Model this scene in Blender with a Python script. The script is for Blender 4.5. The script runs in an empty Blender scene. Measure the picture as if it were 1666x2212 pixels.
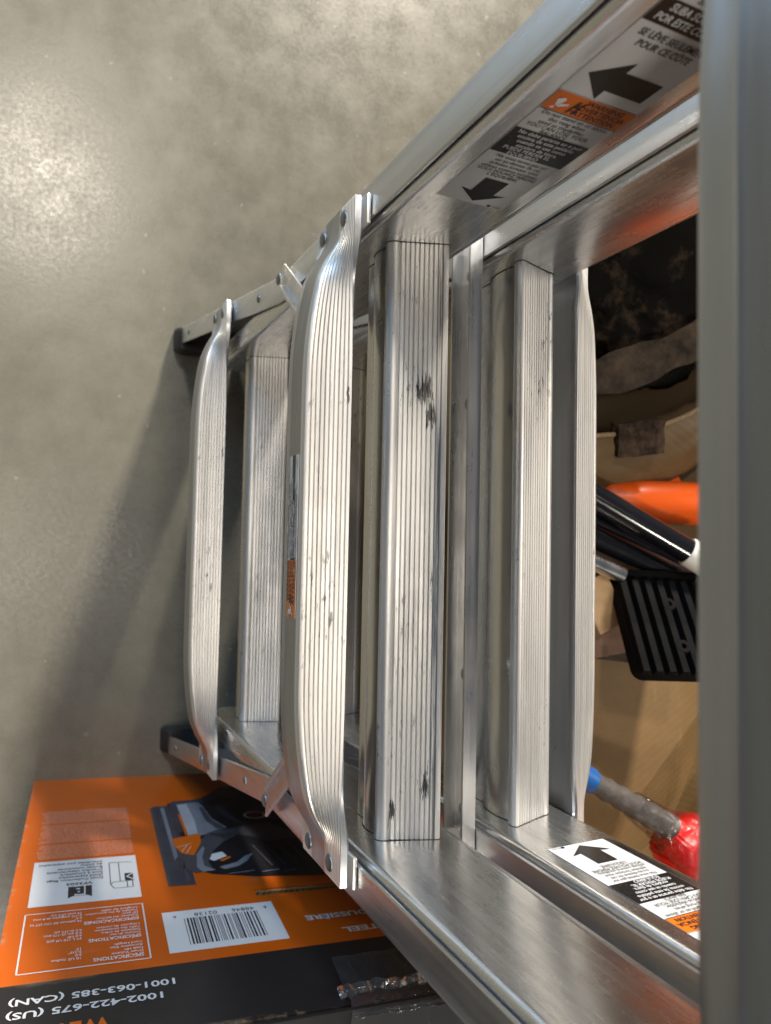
import bpy, bmesh, math, random
from mathutils import Vector, Matrix, noise
random.seed(7)
R = math.radians
scene = bpy.context.scene
COL = scene.collection

# ------------------------------------------------------------------ camera
cam_d = bpy.data.cameras.new('camera')
cam = bpy.data.objects.new('camera', cam_d); COL.objects.link(cam)
c_right = Vector((-0.019966, 0.926366, 0.376095))
c_down = Vector((0.998701, 0.036119, -0.035946))
c_view = Vector((-0.046883, 0.374888, -0.925884))
c_pos = Vector((0.00668, -0.10375, 0.99487))
m = Matrix((c_right, -c_down, -c_view)).transposed().to_4x4()
m.translation = c_pos
cam.matrix_world = m
cam_d.sensor_fit = 'HORIZONTAL'; cam_d.sensor_width = 36.0
cam_d.lens = 36.0 * 1600 / 1666
cam_d.clip_start = 0.01; cam_d.clip_end = 100
cam_d.dof.use_dof = True; cam_d.dof.focus_distance = 0.425
cam_d.dof.aperture_fstop = 14.5
scene.camera = cam

# ------------------------------------------------------------------ light
scene.view_settings.view_transform = 'Standard'
scene.view_settings.look = 'None'
scene.view_settings.gamma = 1
scene.view_settings.use_curve_mapping = False
scene.view_settings.exposure = 0.05
world = bpy.data.worlds.new('World'); scene.world = world; world.use_nodes = True
bg = world.node_tree.nodes['Background']
bg.inputs[0].default_value = (0.46, 0.50, 0.56, 1); bg.inputs[1].default_value = 0.17

def area(name, pos, target, sx, sy, power, color):
    d = bpy.data.lights.new(name, 'AREA'); d.shape = 'RECTANGLE'; d.size = sx; d.size_y = sy
    d.energy = power; d.color = color
    o = bpy.data.objects.new(name, d); COL.objects.link(o)
    o.location = pos
    o.rotation_euler = (Vector(target) - Vector(pos)).to_track_quat('-Z', 'Y').to_euler()
    return o
WARM = (1.0, 0.90, 0.77)
area('ceiling_lamp', (-6.2, 2.15, 3.5), (0, 0, 0.4), 0.65, 0.80, 1100, WARM)
area('ceiling_lamp', (-2.27, -0.46, 4.1), (-0.4, -0.2, 0.0), 0.27, 0.27, 52, WARM)
area('ceiling_lamp', (0.15, -0.80, 4.5), (0.1, 0, 0.4), 0.60, 2.2, 27, WARM)
area('ceiling_lamp', (2.8, -0.1, 4.2), (0, 0, 0.4), 0.5, 0.4, 82, WARM)
area('ceiling_lamp', (-0.6, 5.5, 3.4), (0, 0, 0.5), 2.6, 0.4, 70, WARM)  # unseen lamp added behind to give the rear treads something bright to reflect
area('daylight_opening', (-4.4, -2.4, 2.1), (0, 0, 0.5), 2.2, 2.0, 125, (0.44, 0.69, 1.0))
scene.cycles.max_bounces = 7; scene.cycles.glossy_bounces = 4; scene.cycles.diffuse_bounces = 3
scene.cycles.transparent_max_bounces = 8; scene.cycles.transmission_bounces = 2
scene.cycles.caustics_reflective = False; scene.cycles.caustics_refractive = False

# ------------------------------------------------------------------ materials
def new_mat(name):
    mt = bpy.data.materials.new(name); mt.use_nodes = True
    return mt, mt.node_tree, mt.node_tree.nodes['Principled BSDF']

def N(nt, typ, **kw):
    n = nt.nodes.new(typ)
    for k, v in kw.items():
        if k in ('operation', 'blend_type', 'data_type', 'noise_dimensions', 'feature', 'distance', 'interpolation_type', 'clamp'):
            setattr(n, k, v)
        else:
            n.inputs[k].default_value = v
    return n

def coords(nt, scale=(1, 1, 1), loc=(0, 0, 0)):
    tc = nt.nodes.new('ShaderNodeTexCoord'); mp = nt.nodes.new('ShaderNodeMapping')
    mp.inputs['Scale'].default_value = scale; mp.inputs['Location'].default_value = loc
    nt.links.new(tc.outputs['Object'], mp.inputs[0])
    return mp.outputs[0]

def noise_tex(nt, vec, scale, detail=3, rough=0.55):
    n = nt.nodes.new('ShaderNodeTexNoise'); n.inputs['Scale'].default_value = scale
    n.inputs['Detail'].default_value = detail; n.inputs['Roughness'].default_value = rough
    nt.links.new(vec, n.inputs['Vector'])
    return n.outputs[0]

def ramp(nt, val, stops):
    r = nt.nodes.new('ShaderNodeValToRGB')
    el = r.color_ramp.elements
    while len(el) < len(stops): el.new(0.5)
    for e, (p, c) in zip(el, stops):
        e.position = p; e.color = c if len(c) == 4 else (*c, 1)
    nt.links.new(val, r.inputs[0])
    return r.outputs[0]

def g(v): return (v, v, v, 1)

def maprange(nt, val, a, b, c, d):
    n = nt.nodes.new('ShaderNodeMapRange')
    for i, x in zip((1, 2, 3, 4), (a, b, c, d)): n.inputs[i].default_value = x
    nt.links.new(val, n.inputs[0]); return n.outputs[0]

def math_(nt, op, a, b=None):
    n = nt.nodes.new('ShaderNodeMath'); n.operation = op
    for i, x in enumerate((a, b)):
        if x is None: continue
        if isinstance(x, (int, float)): n.inputs[i].default_value = x
        else: nt.links.new(x, n.inputs[i])
    return n.outputs[0]

def mixc(nt, fac, a, b):
    n = nt.nodes.new('ShaderNodeMix'); n.data_type = 'RGBA'
    for i, x in ((0, fac), (6, a), (7, b)):
        if isinstance(x, (int, float)): n.inputs[i].default_value = x
        elif isinstance(x, tuple): n.inputs[i].default_value = x
        else: nt.links.new(x, n.inputs[i])
    return n.outputs[2]

def bump(nt, p, h, strength, dist=0.001):
    b = nt.nodes.new('ShaderNodeBump'); b.inputs['Strength'].default_value = strength
    b.inputs['Distance'].default_value = dist
    nt.links.new(h, b.inputs['Height']); nt.links.new(b.outputs[0], p.inputs['Normal'])

def alu(name, streak, base=(0.80, 0.79, 0.77), rough=(0.2, 0.36), dirt=0.0, spots=(), edge=None, bumpy=0.05):
    """aluminium; streak = scale vector (small along the drawing direction)"""
    mt, nt, p = new_mat(name)
    L = nt.links
    s1 = noise_tex(nt, coords(nt, streak), 1.0, 4, 0.65)
    s2 = noise_tex(nt, coords(nt, (28, 28, 28)), 1.0, 5, 0.6)
    p.inputs['Metallic'].default_value = 1.0
    r1 = maprange(nt, s1, 0.3, 0.7, rough[0], rough[1])
    r2 = maprange(nt, s2, 0.35, 0.7, -0.02, 0.06)
    col = mixc(nt, maprange(nt, s2, 0.3, 0.75, 0, 0.35), (*base, 1), (base[0] * .78, base[1] * .77, base[2] * .74, 1))
    s3 = noise_tex(nt, coords(nt, tuple(q * 0.45 if q > 20 else q * 0.6 for q in streak), (2.2, 0.4, 1.1)), 1.0, 5, 0.7)
    col = mixc(nt, maprange(nt, s3, 0.45, 0.75, 0, 0.55), col, (base[0] * .55, base[1] * .53, base[2] * .50, 1))
    rr = math_(nt, 'ADD', r1, r2)
    mask = None
    if dirt > 0:
        d1 = noise_tex(nt, coords(nt, (90, 330, 330)), 1.0, 4, 0.7)
        d2 = noise_tex(nt, coords(nt, (9, 16, 16), (3.1, 1.7, 0)), 1.0, 3, 0.6)
        a = maprange(nt, d1, 0.58, 0.65, 0, 0.82)
        b = maprange(nt, d2, 0.53 - dirt * .1, 0.64, 0, 1)
        mask = math_(nt, 'MULTIPLY', a, b)
        sm = maprange(nt, noise_tex(nt, coords(nt, (5, 150, 150), (0.7, 0, 0)), 1.0, 4, 0.6), 0.5, 0.75, 0, 0.30 * dirt)
        mask = math_(nt, 'MAXIMUM', mask, sm)
    for (sx, sy, rx, ry, thr) in spots:
        tc = nt.nodes.new('ShaderNodeTexCoord')
        sep = nt.nodes.new('ShaderNodeSeparateXYZ'); L.new(tc.outputs['Object'], sep.inputs[0])
        ax = math_(nt, 'DIVIDE', math_(nt, 'SUBTRACT', sep.outputs[0], sx), rx)
        ay = math_(nt, 'DIVIDE', math_(nt, 'SUBTRACT', sep.outputs[1], sy), ry)
        d = math_(nt, 'SQRT', math_(nt, 'ADD', math_(nt, 'MULTIPLY', ax, ax), math_(nt, 'MULTIPLY', ay, ay)))
        dn = noise_tex(nt, coords(nt, (75, 620, 620), (sx * 50, 0, 0)), 1.0, 4, 0.7)
        v = math_(nt, 'SUBTRACT', math_(nt, 'ADD', math_(nt, 'SUBTRACT', 1.0, d), math_(nt, 'MULTIPLY', math_(nt, 'SUBTRACT', dn, 0.5), 3.2)), thr)
        k = maprange(nt, v, 0.0, 0.25, 0, 0.97)
        mask = k if mask is None else math_(nt, 'MAXIMUM', mask, k)
    if edge:
        tc = nt.nodes.new('ShaderNodeTexCoord')
        sep = nt.nodes.new('ShaderNodeSeparateXYZ'); L.new(tc.outputs['Object'], sep.inputs[0])
        e = maprange(nt, sep.outputs[1], edge[0], edge[1], 0, 1)
        e2 = maprange(nt, sep.outputs[1], edge[1], edge[1] + .003, 1, 0)
        dn = maprange(nt, noise_tex(nt, coords(nt, (14, 500, 500)), 1.0, 5, 0.7), 0.34, 0.58, 0, 0.95)
        k = math_(nt, 'MULTIPLY', math_(nt, 'MULTIPLY', e, e2), dn)
        mask = k if mask is None else math_(nt, 'MAXIMUM', mask, k)
    if mask is not None:
        col = mixc(nt, mask, col, (0.070, 0.060, 0.050, 1))
        met = maprange(nt, mask, 0, 1, 0.86, 0); L.new(met, p.inputs['Metallic'])
        rr = math_(nt, 'ADD', rr, math_(nt, 'MULTIPLY', mask, 0.45))
    L.new(col, p.inputs['Base Color']); L.new(rr, p.inputs['Roughness'])
    bump(nt, p, s1, bumpy, 0.0006)
    return mt

M = {}
M['rail'] = alu('aluminium_rail', (260, 260, 5), (0.89, 0.895, 0.90), (0.20, 0.29), bumpy=0.02)
M['flange'] = alu('aluminium_flange', (200, 200, 4), (0.78, 0.80, 0.83), (0.26, 0.36), bumpy=0.02)
M['wall'] = alu('aluminium_smooth_wall', (5, 90, 90), (0.86, 0.855, 0.845), (0.19, 0.27), bumpy=0.01)
M['mill_dark_refl'] = alu('aluminium_mill_dark_reflection', (4, 130, 130), (0.53, 0.56, 0.605), (0.26, 0.40), bumpy=0.06)  # dull mill finish, with the dark blue-grey reflection put into its colour
M['brace'] = alu('aluminium_brace', (5, 200, 200), (0.70, 0.70, 0.70), (0.26, 0.36), bumpy=0.02)
M['rung'] = alu('aluminium_rung', (6, 320, 320), (0.88, 0.87, 0.85), (0.32, 0.44), dirt=0.45, bumpy=0.10)
M['tread'] = alu('aluminium_tread', (6, 320, 320), (0.88, 0.87, 0.85), (0.33, 0.45), dirt=0.4, bumpy=0.10)
M['tread_smudged'] = alu('aluminium_tread_smudged', (6, 320, 320), (0.87, 0.86, 0.84), (0.27, 0.40), dirt=0.75,
    spots=((-0.086, 0.021, 0.010, 0.005, 0.15), (-0.071, 0.0245, 0.010, 0.004, 0.25), (0.142, 0.025, 0.016, 0.006, 0.5), (0.158, 0.007, 0.014, 0.004, 0.7), (0.03, 0.026, 0.05, 0.003, 1.0)),
    edge=(0.0262, 0.0292), bumpy=0.10)
M['rivet'] = alu('rivet_steel', (60, 60, 60), (0.36, 0.39, 0.42), (0.34, 0.46))

def plain(name, col, rough=0.5, metal=0.0, spec=0.5, coat=0.0, var=0.15, vscale=40, bmp=0.0, bscale=300):
    mt, nt, p = new_mat(name)
    v = noise_tex(nt, coords(nt), vscale, 4, 0.6)
    c2 = tuple(max(0, x * (1 - var)) for x in col)
    nt.links.new(mixc(nt, maprange(nt, v, 0.3, 0.7, 0, 1), (*col, 1), (*c2, 1)), p.inputs['Base Color'])
    nt.links.new(maprange(nt, v, 0.3, 0.7, rough - .04, rough + .06), p.inputs['Roughness'])
    p.inputs['Metallic'].default_value = metal
    p.inputs['Specular IOR Level'].default_value = spec
    p.inputs['Coat Weight'].default_value = coat
    p.inputs['Coat Roughness'].default_value = 0.12
    if bmp: bump(nt, p, noise_tex(nt, coords(nt), bscale, 3, 0.6), bmp, 0.001)
    return mt
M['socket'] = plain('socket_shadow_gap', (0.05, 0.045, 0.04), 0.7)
M['white'] = plain('label_white', (0.64, 0.65, 0.67), 0.30, var=0.05)
M['black'] = plain('label_black', (0.014, 0.013, 0.013), 0.24, var=0.2)
M['orange'] = plain('label_orange', (0.72, 0.17, 0.012), 0.30, var=0.08)
M['ink'] = plain('print_ink', (0.02, 0.02, 0.022), 0.4, var=0.1)
M['pwhite'] = plain('print_white', (0.80, 0.82, 0.86), 0.36, var=0.04)
M['pgrey'] = plain('print_grey', (0.25, 0.275, 0.33), 0.36, var=0.25, vscale=25)
M['plight'] = plain('print_light_grey', (0.50, 0.53, 0.60), 0.36, var=0.2, vscale=30)
M['pmid'] = plain('print_mid_grey', (0.085, 0.085, 0.10), 0.36, var=0.3, vscale=30)
M['pdark'] = plain('print_dark', (0.018, 0.018, 0.022), 0.34, var=0.3)
M['pblue'] = plain('print_slate', (0.065, 0.07, 0.095), 0.34, var=0.4, vscale=35)
M['ppale'] = plain('print_pale_orange', (0.88, 0.46, 0.32), 0.36, var=0.1)
M['porange'] = plain('print_orange', (0.74, 0.155, 0.008), 0.36, var=0.03)
M['pred'] = plain('print_red', (0.35, 0.03, 0.015), 0.36)
M['rubber'] = plain('black_rubber', (0.006, 0.006, 0.0065), 0.8, spec=0.07, var=0.35, bmp=0.15, bscale=700)
M['boot'] = plain('boot_rubber', (0.022, 0.020, 0.020), 0.6, var=0.3, bmp=0.2, bscale=400)
M['card'] = plain('cardboard', (0.42, 0.27, 0.12), 0.62, var=0.20, vscale=14, spec=0.35)
M['card_in'] = plain('cardboard_dark', (0.33, 0.205, 0.085), 0.55, var=0.22, vscale=10, spec=0.4)
M['card_edge'] = plain('cardboard_edge', (0.26, 0.18, 0.10), 0.8, var=0.35, vscale=300)
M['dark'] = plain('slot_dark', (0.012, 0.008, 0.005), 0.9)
M['tube'] = plain('black_paint', (0.006, 0.006, 0.009), 0.16, var=0.2, coat=0.5)
M['chrome'] = plain('steel_tube', (0.72, 0.72, 0.73), 0.22, metal=1.0)
M['cap'] = plain('white_plastic', (0.78, 0.77, 0.72), 0.4, var=0.06)
M['oplastic'] = plain('orange_plastic', (0.74, 0.095, 0.002), 0.36, var=0.06)
M['blue'] = plain('blue_plastic', (0.01, 0.10, 0.36), 0.4, var=0.15)
M['rod'] = plain('grey_foam', (0.085, 0.075, 0.071), 0.6, var=0.5, vscale=110, bmp=0.6, bscale=260)
M['red'] = plain('red_plastic', (0.72, 0.006, 0.008), 0.3, var=0.15, vscale=30, bmp=0.1, bscale=160)
M['tie'] = plain('clear_nylon', (0.75, 0.68, 0.62), 0.35, var=0.05)
M['wood'] = plain('pale_wood', (0.55, 0.37, 0.20), 0.6, var=0.3, vscale=60)
M['brick'] = plain('brown_block', (0.20, 0.12, 0.085), 0.85, var=0.4, vscale=90, bmp=0.4)

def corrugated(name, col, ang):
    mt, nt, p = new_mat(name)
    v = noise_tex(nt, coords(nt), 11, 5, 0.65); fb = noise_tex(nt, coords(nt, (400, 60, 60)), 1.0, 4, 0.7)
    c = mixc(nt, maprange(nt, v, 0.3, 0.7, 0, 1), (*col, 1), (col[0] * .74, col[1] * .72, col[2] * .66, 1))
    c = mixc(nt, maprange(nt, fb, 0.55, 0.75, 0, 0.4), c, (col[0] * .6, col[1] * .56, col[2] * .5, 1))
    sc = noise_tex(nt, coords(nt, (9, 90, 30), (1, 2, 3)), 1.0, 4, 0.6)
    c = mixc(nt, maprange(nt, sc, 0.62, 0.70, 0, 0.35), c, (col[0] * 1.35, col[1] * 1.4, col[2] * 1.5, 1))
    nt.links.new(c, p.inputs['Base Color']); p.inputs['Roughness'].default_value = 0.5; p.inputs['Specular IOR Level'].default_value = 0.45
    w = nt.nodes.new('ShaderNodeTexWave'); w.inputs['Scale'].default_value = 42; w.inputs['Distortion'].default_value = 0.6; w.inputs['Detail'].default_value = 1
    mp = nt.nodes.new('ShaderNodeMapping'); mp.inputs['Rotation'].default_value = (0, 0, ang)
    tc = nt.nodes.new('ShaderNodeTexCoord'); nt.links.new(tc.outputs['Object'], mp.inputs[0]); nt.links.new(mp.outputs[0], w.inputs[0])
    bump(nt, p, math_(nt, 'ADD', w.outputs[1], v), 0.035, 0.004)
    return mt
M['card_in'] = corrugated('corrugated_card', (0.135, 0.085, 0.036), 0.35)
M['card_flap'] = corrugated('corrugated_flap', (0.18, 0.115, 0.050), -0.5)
def camo(name, base, spot, sc, lo, hi, rough=0.7):
    mt, nt, p = new_mat(name)
    v = noise_tex(nt, coords(nt), sc, 6, 0.68)
    nt.links.new(mixc(nt, maprange(nt, v, lo, hi, 0, 1), (*base, 1), (*spot, 1)), p.inputs['Base Color'])
    p.inputs['Roughness'].default_value = rough; p.inputs['Specular IOR Level'].default_value = 0.12
    bump(nt, p, v, 0.8, 0.006)
    return mt
M['tarp'] = camo('dusty_black_sheet', (0.004, 0.0035, 0.003), (0.075, 0.052, 0.034), 21, 0.52, 0.76, 1.0)
M['felt_dark'] = camo('dark_brown_felt', (0.022, 0.016, 0.012), (0.085, 0.055, 0.038), 70, 0.40, 0.66, 0.95)
M['felt'] = camo('grey_brown_felt', (0.022, 0.018, 0.015), (0.085, 0.062, 0.044), 38, 0.36, 0.68, 0.95)

def concrete():
    mt, nt, p = new_mat('polished_concrete')
    big = noise_tex(nt, coords(nt), 2.6, 5, 0.6)
    mid = noise_tex(nt, coords(nt), 19.0, 6, 0.66)
    fin = noise_tex(nt, coords(nt), 190.0, 4, 0.75)
    c = mixc(nt, maprange(nt, big, 0.32, 0.68, 0, 1), (0.160, 0.155, 0.124, 1), (0.122, 0.118, 0.094, 1))
    c = mixc(nt, maprange(nt, mid, 0.38, 0.68, 0, 0.36), c, (0.205, 0.197, 0.162, 1))
    c = mixc(nt, maprange(nt, fin, 0.42, 0.75, 0, 0.6), c, (0.090, 0.085, 0.067, 1))
    sp = noise_tex(nt, coords(nt), 80.0, 2, 0.5)
    c = mixc(nt, maprange(nt, sp, 0.72, 0.76, 0, 0.6), c, (0.34, 0.32, 0.28, 1))
    vo = nt.nodes.new('ShaderNodeTexVoronoi'); vo.inputs['Scale'].default_value = 150.0; nt.links.new(coords(nt), vo.inputs['Vector'])
    pore = maprange(nt, vo.outputs['Distance'], 0.04, 0.10, 1, 0)
    pore = math_(nt, 'MULTIPLY', pore, maprange(nt, mid, 0.5, 0.6, 0, 0.8))
    c = mixc(nt, pore, c, (0.05, 0.046, 0.036, 1))
    vc = nt.nodes.new('ShaderNodeTexVoronoi'); vc.feature = 'DISTANCE_TO_EDGE'; vc.inputs['Scale'].default_value = 2.1
    wv = nt.nodes.new('ShaderNodeVectorMath'); wv.operation = 'MULTIPLY_ADD'
    nz = nt.nodes.new('ShaderNodeTexNoise'); nz.inputs['Scale'].default_value = 5.0; nz.inputs['Detail'].default_value = 6; nt.links.new(coords(nt), nz.inputs['Vector'])
    nt.links.new(nz.outputs[1], wv.inputs[0]); wv.inputs[1].default_value = (.35, .35, .35); nt.links.new(coords(nt), wv.inputs[2])
    nt.links.new(wv.outputs[0], vc.inputs['Vector'])
    crack = math_(nt, 'MULTIPLY', maprange(nt, vc.outputs['Distance'], 0.001, 0.006, 0.32, 0), maprange(nt, big, 0.5, 0.6, 0, 1))
    c = mixc(nt, crack, c, (0.09, 0.082, 0.062, 1))
    nt.links.new(c, p.inputs['Base Color'])
    nt.links.new(math_(nt, 'ADD', maprange(nt, mid, 0.3, 0.7, 0.22, 0.33), maprange(nt, fin, 0.35, 0.7, -0.04, 0.08)), p.inputs['Roughness'])
    p.inputs['Specular IOR Level'].default_value = 0.6
    bump(nt, p, noise_tex(nt, coords(nt), 110.0, 4, 0.8), 0.07, 0.002)
    return mt
M['concrete'] = concrete()

def tape_mat():
    mt, nt, p = new_mat('clear_tape')
    out = nt.nodes['Material Output']
    tr = nt.nodes.new('ShaderNodeBsdfTransparent'); tr.inputs[0].default_value = (0.97, 0.97, 0.96, 1)
    gl = nt.nodes.new('ShaderNodeBsdfGlossy'); gl.inputs['Roughness'].default_value = 0.08
    mx = nt.nodes.new('ShaderNodeMixShader')
    fr = nt.nodes.new('ShaderNodeFresnel'); fr.inputs[0].default_value = 1.45
    b = nt.nodes.new('ShaderNodeBump'); b.inputs['Strength'].default_value = 0.5; b.inputs['Distance'].default_value = 0.003
    nt.links.new(noise_tex(nt, coords(nt, (60, 90, 25)), 1.0, 3, 0.6), b.inputs['Height'])
    nt.links.new(b.outputs[0], gl.inputs['Normal']); nt.links.new(b.outputs[0], fr.inputs['Normal'])
    nt.links.new(math_(nt, 'ADD', math_(nt, 'MULTIPLY', fr.outputs[0], 1.0), 0.05), mx.inputs[0])
    nt.links.new(tr.outputs[0], mx.inputs[1]); nt.links.new(gl.outputs[0], mx.inputs[2])
    df = nt.nodes.new('ShaderNodeBsdfDiffuse'); df.inputs[0].default_value = (0.75, 0.77, 0.80, 1)
    m2 = nt.nodes.new('ShaderNodeMixShader'); m2.inputs[0].default_value = 0.05
    nt.links.new(mx.outputs[0], m2.inputs[1]); nt.links.new(df.outputs[0], m2.inputs[2]); nt.links.new(m2.outputs[0], out.inputs[0])
    return mt
M['tape'] = tape_mat()

# ------------------------------------------------------------------ mesh helpers
def link(name, me, mat, parent=None, loc=(0, 0, 0), smooth=35, rot=None):
    o = bpy.data.objects.new(name, me); COL.objects.link(o)
    if mat is not None and not me.materials:
        for x in (mat if isinstance(mat, (list, tuple)) else [mat]): me.materials.append(x)
    o.parent = parent; o.location = loc
    if rot is not None: o.rotation_euler = rot
    if smooth is not None:
        me.polygons.foreach_set('use_smooth', [True] * len(me.polygons))
        me.set_sharp_from_angle(angle=R(smooth))
    return o

def mesh(name, verts, faces):
    me = bpy.data.meshes.new(name); me.from_pydata([tuple(v) for v in verts], [], faces)
    bm = bmesh.new(); bm.from_mesh(me); bmesh.ops.recalc_face_normals(bm, faces=bm.faces); bm.to_mesh(me); bm.free()
    me.update(); return me

def loft(name, rings, cap=True):
    n = len(rings[0]); v = [p for r in rings for p in r]; f = []
    for i in range(len(rings) - 1):
        for j in range(n):
            k = (j + 1) % n
            f.append((i * n + j, i * n + k, (i + 1) * n + k, (i + 1) * n + j))
    if cap:
        f.append(tuple(range(n))[::-1]); f.append(tuple((len(rings) - 1) * n + j for j in range(n)))
    return mesh(name, v, f)

def box_mesh(name, x0, x1, y0, y1, z0, z1, bev=0.0, seg=2):
    bm = bmesh.new(); bmesh.ops.create_cube(bm, size=1)
    for v in bm.verts:
        v.co = Vector(((x0 + x1) / 2 + v.co.x * (x1 - x0), (y0 + y1) / 2 + v.co.y * (y1 - y0), (z0 + z1) / 2 + v.co.z * (z1 - z0)))
    if bev: bmesh.ops.bevel(bm, geom=bm.edges[:], offset=bev, segments=seg, affect='EDGES', profile=0.5)
    me = bpy.data.meshes.new(name); bm.to_mesh(me); bm.free(); return me

def rrect(x0, x1, y0, y1, r, seg=4):
    pts = []
    for cx, cy, a0 in ((x1 - r, y1 - r, 0), (x0 + r, y1 - r, 90), (x0 + r, y0 + r, 180), (x1 - r, y0 + r, 270)):
        for i in range(seg + 1):
            a = R(a0 + 90 * i / seg); pts.append((cx + r * math.cos(a), cy + r * math.sin(a)))
    return pts

def tube_mesh(name, pts, rad, seg=20, cap=True):
    rings = []
    pts = [Vector(p) for p in pts]
    for i, p in enumerate(pts):
        t = (pts[min(i + 1, len(pts) - 1)] - pts[max(i - 1, 0)]).normalized()
        u = t.cross(Vector((0, 0, 1)) if abs(t.z) < .9 else Vector((1, 0, 0))).normalized(); w = t.cross(u)
        r = rad[i] if isinstance(rad, (list, tuple)) else rad
        rings.append([p + r * (math.cos(2 * math.pi * k / seg) * u + math.sin(2 * math.pi * k / seg) * w) for k in range(seg)])
    return loft(name, rings, cap)

def thing(name, label, cat, loc=(0, 0, 0), rot=(0, 0, 0)):
    o = bpy.data.objects.new(name, None); COL.objects.link(o)
    o.empty_display_size = 0.05
    o.location = loc; o.rotation_euler = rot; o['label'] = label; o['category'] = cat
    return o

def tag(o, label, cat, group=None):
    o['label'] = label; o['category'] = cat
    if group: o['group'] = group
    return o

_txt = {}
def text_geo(s, size, align='LEFT', bold=0.0, xs=1.0, line=1.0):
    key = (s, align, bold, line)
    if key not in _txt:
        cu = bpy.data.curves.new('lettering_source', 'FONT'); cu.body = s; cu.size = 1; cu.align_x = align
        cu.resolution_u = 2; cu.offset = bold; cu.space_line = line
        ob = bpy.data.objects.new('lettering_source', cu); COL.objects.link(ob)
        dg = bpy.context.evaluated_depsgraph_get(); dg.update()
        me = bpy.data.meshes.new_from_object(ob.evaluated_get(dg))
        _txt[key] = ([(v.co.x, v.co.y) for v in me.vertices], [tuple(p.vertices) for p in me.polygons])
        bpy.data.objects.remove(ob); bpy.data.curves.remove(cu); bpy.data.meshes.remove(me)
    v, f = _txt[key]
    return [(x * size * xs, y * size) for x, y in v], f

class Print:
    """flat print: polygons grouped by ink, laid on a face given by origin, u, v and normal"""
    def __init__(s, origin, eu, ev):
        s.o = Vector(origin); s.u = Vector(eu); s.v = Vector(ev); s.n = s.u.cross(s.v); s.d = {}
    def poly(s, ink, pts, layer):
        vs, fs = s.d.setdefault((ink, layer), ([], []))
        b = len(vs); vs.extend(pts); fs.append(tuple(range(b, b + len(pts))))
    def rect(s, ink, u0, v0, u1, v1, layer): s.poly(ink, [(u0, v0), (u1, v0), (u1, v1), (u0, v1)], layer)
    def text(s, ink, t, u, v, size, layer, align='LEFT', bold=0.0, xs=1.0, fit=None):
        vv, ff = text_geo(t, size, align, bold, xs)
        if fit:
            w = max(x for x, y in vv) - min(x for x, y in vv); k = fit / w
            vv = [(x * k, y) for x, y in vv]
        vs, fs = s.d.setdefault((ink, layer), ([], []))
        b = len(vs); vs.extend((u + x, v + y) for x, y in vv); fs.extend(tuple(b + i for i in f) for f in ff)
    def build(s, parent, names, loc=(0, 0, 0)):
        for (ink, layer), (vs, fs) in s.d.items():
            me = bpy.data.meshes.new('print')
            me.from_pydata([tuple(s.o + s.u * a + s.v * b + s.n * (0.00018 * layer)) for a, b in vs], [], fs)
            o = link(names.get((ink, layer), names.get(ink, 'lettering')), me, M[ink], parent, loc, smooth=None)
            o['kind'] = 'stuff'

# ------------------------------------------------------------------ floor
o = link('floor', mesh('floor', [(-6, -6, 0), (6, -6, 0), (6, 6, 0), (-6, 6, 0)], [(0, 1, 2, 3)]), M['concrete'], smooth=None)
o['kind'] = 'structure'

# ------------------------------------------------------------------ the ladder (own frame, leaning back a little)
LEAN = R(3.5)
OFF = Vector((0, 0.02, 0.60))          # ladder frame -> frame of the empty on the floor
ladder = thing('folding_ladder', 'folded aluminium multi-position ladder with ribbed rungs, leaning beside the orange carton', 'ladder', (0, 0, 0), (-LEAN, 0, 0))
HA = 0.1733                             # half the clear width between the inner rails
YM2 = 0.1145                            # mirror: y' = YM2 - y for the rear half
SP = 0.305
ZTOP = 0.64
def floor_z(y): return -0.60 + math.tan(LEAN) * (y + 0.02)
def mir(y, rear): return YM2 - y if rear else y

def ribs(p0, p1, n, depth, flat=0.66):
    p0 = Vector(p0); p1 = Vector(p1); d = p1 - p0
    nrm = Vector((-d.y, d.x)).normalized()       # pointing inwards for our winding
    out = []
    for i in range(n):
        out.append(p0 + d * (i / n)); out.append(p0 + d * ((i + flat) / n))
        out.append(p0 + d * ((i + (1 + flat) / 2) / n) + nrm * depth)
    out.append(p1)
    return out

def inner_profile(fine):
    P = ribs((0.0322, 0.01155), (0.0058, 0.0021), 11 if fine else 10, 0.0007)
    P += [Vector(q) for q in ((0.0042, 0.0022), (0.0024, 0.0016), (0.0006, 0.0003), (-0.0006, -0.0016), (-0.0006, -0.0040), (0.0006, -0.0056),
        (0.0036, -0.0068), (0.0022, -0.0100), (0.0010, -0.0140), (0.0006, -0.0190), (0.0012, -0.0240), (0.0030, -0.0280), (0.0062, -0.0304),
        (0.0062, -0.0340), (0.0066, -0.0360), (0.0062, -0.0380), (0.0064, -0.0440), (0.0080, -0.0460), (0.0260, -0.0460), (0.0280, -0.0440),
        (0.0282, -0.0320), (0.0300, -0.0285), (0.0325, -0.0235), (0.0336, -0.0160), (0.0336, -0.0080), (0.0322, -0.0010), (0.0310, 0.0020),
        (0.0325, 0.0032), (0.0344, 0.0046), (0.0350, 0.0072), (0.0346, 0.0098), (0.0335, 0.0114))]
    return P

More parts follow.
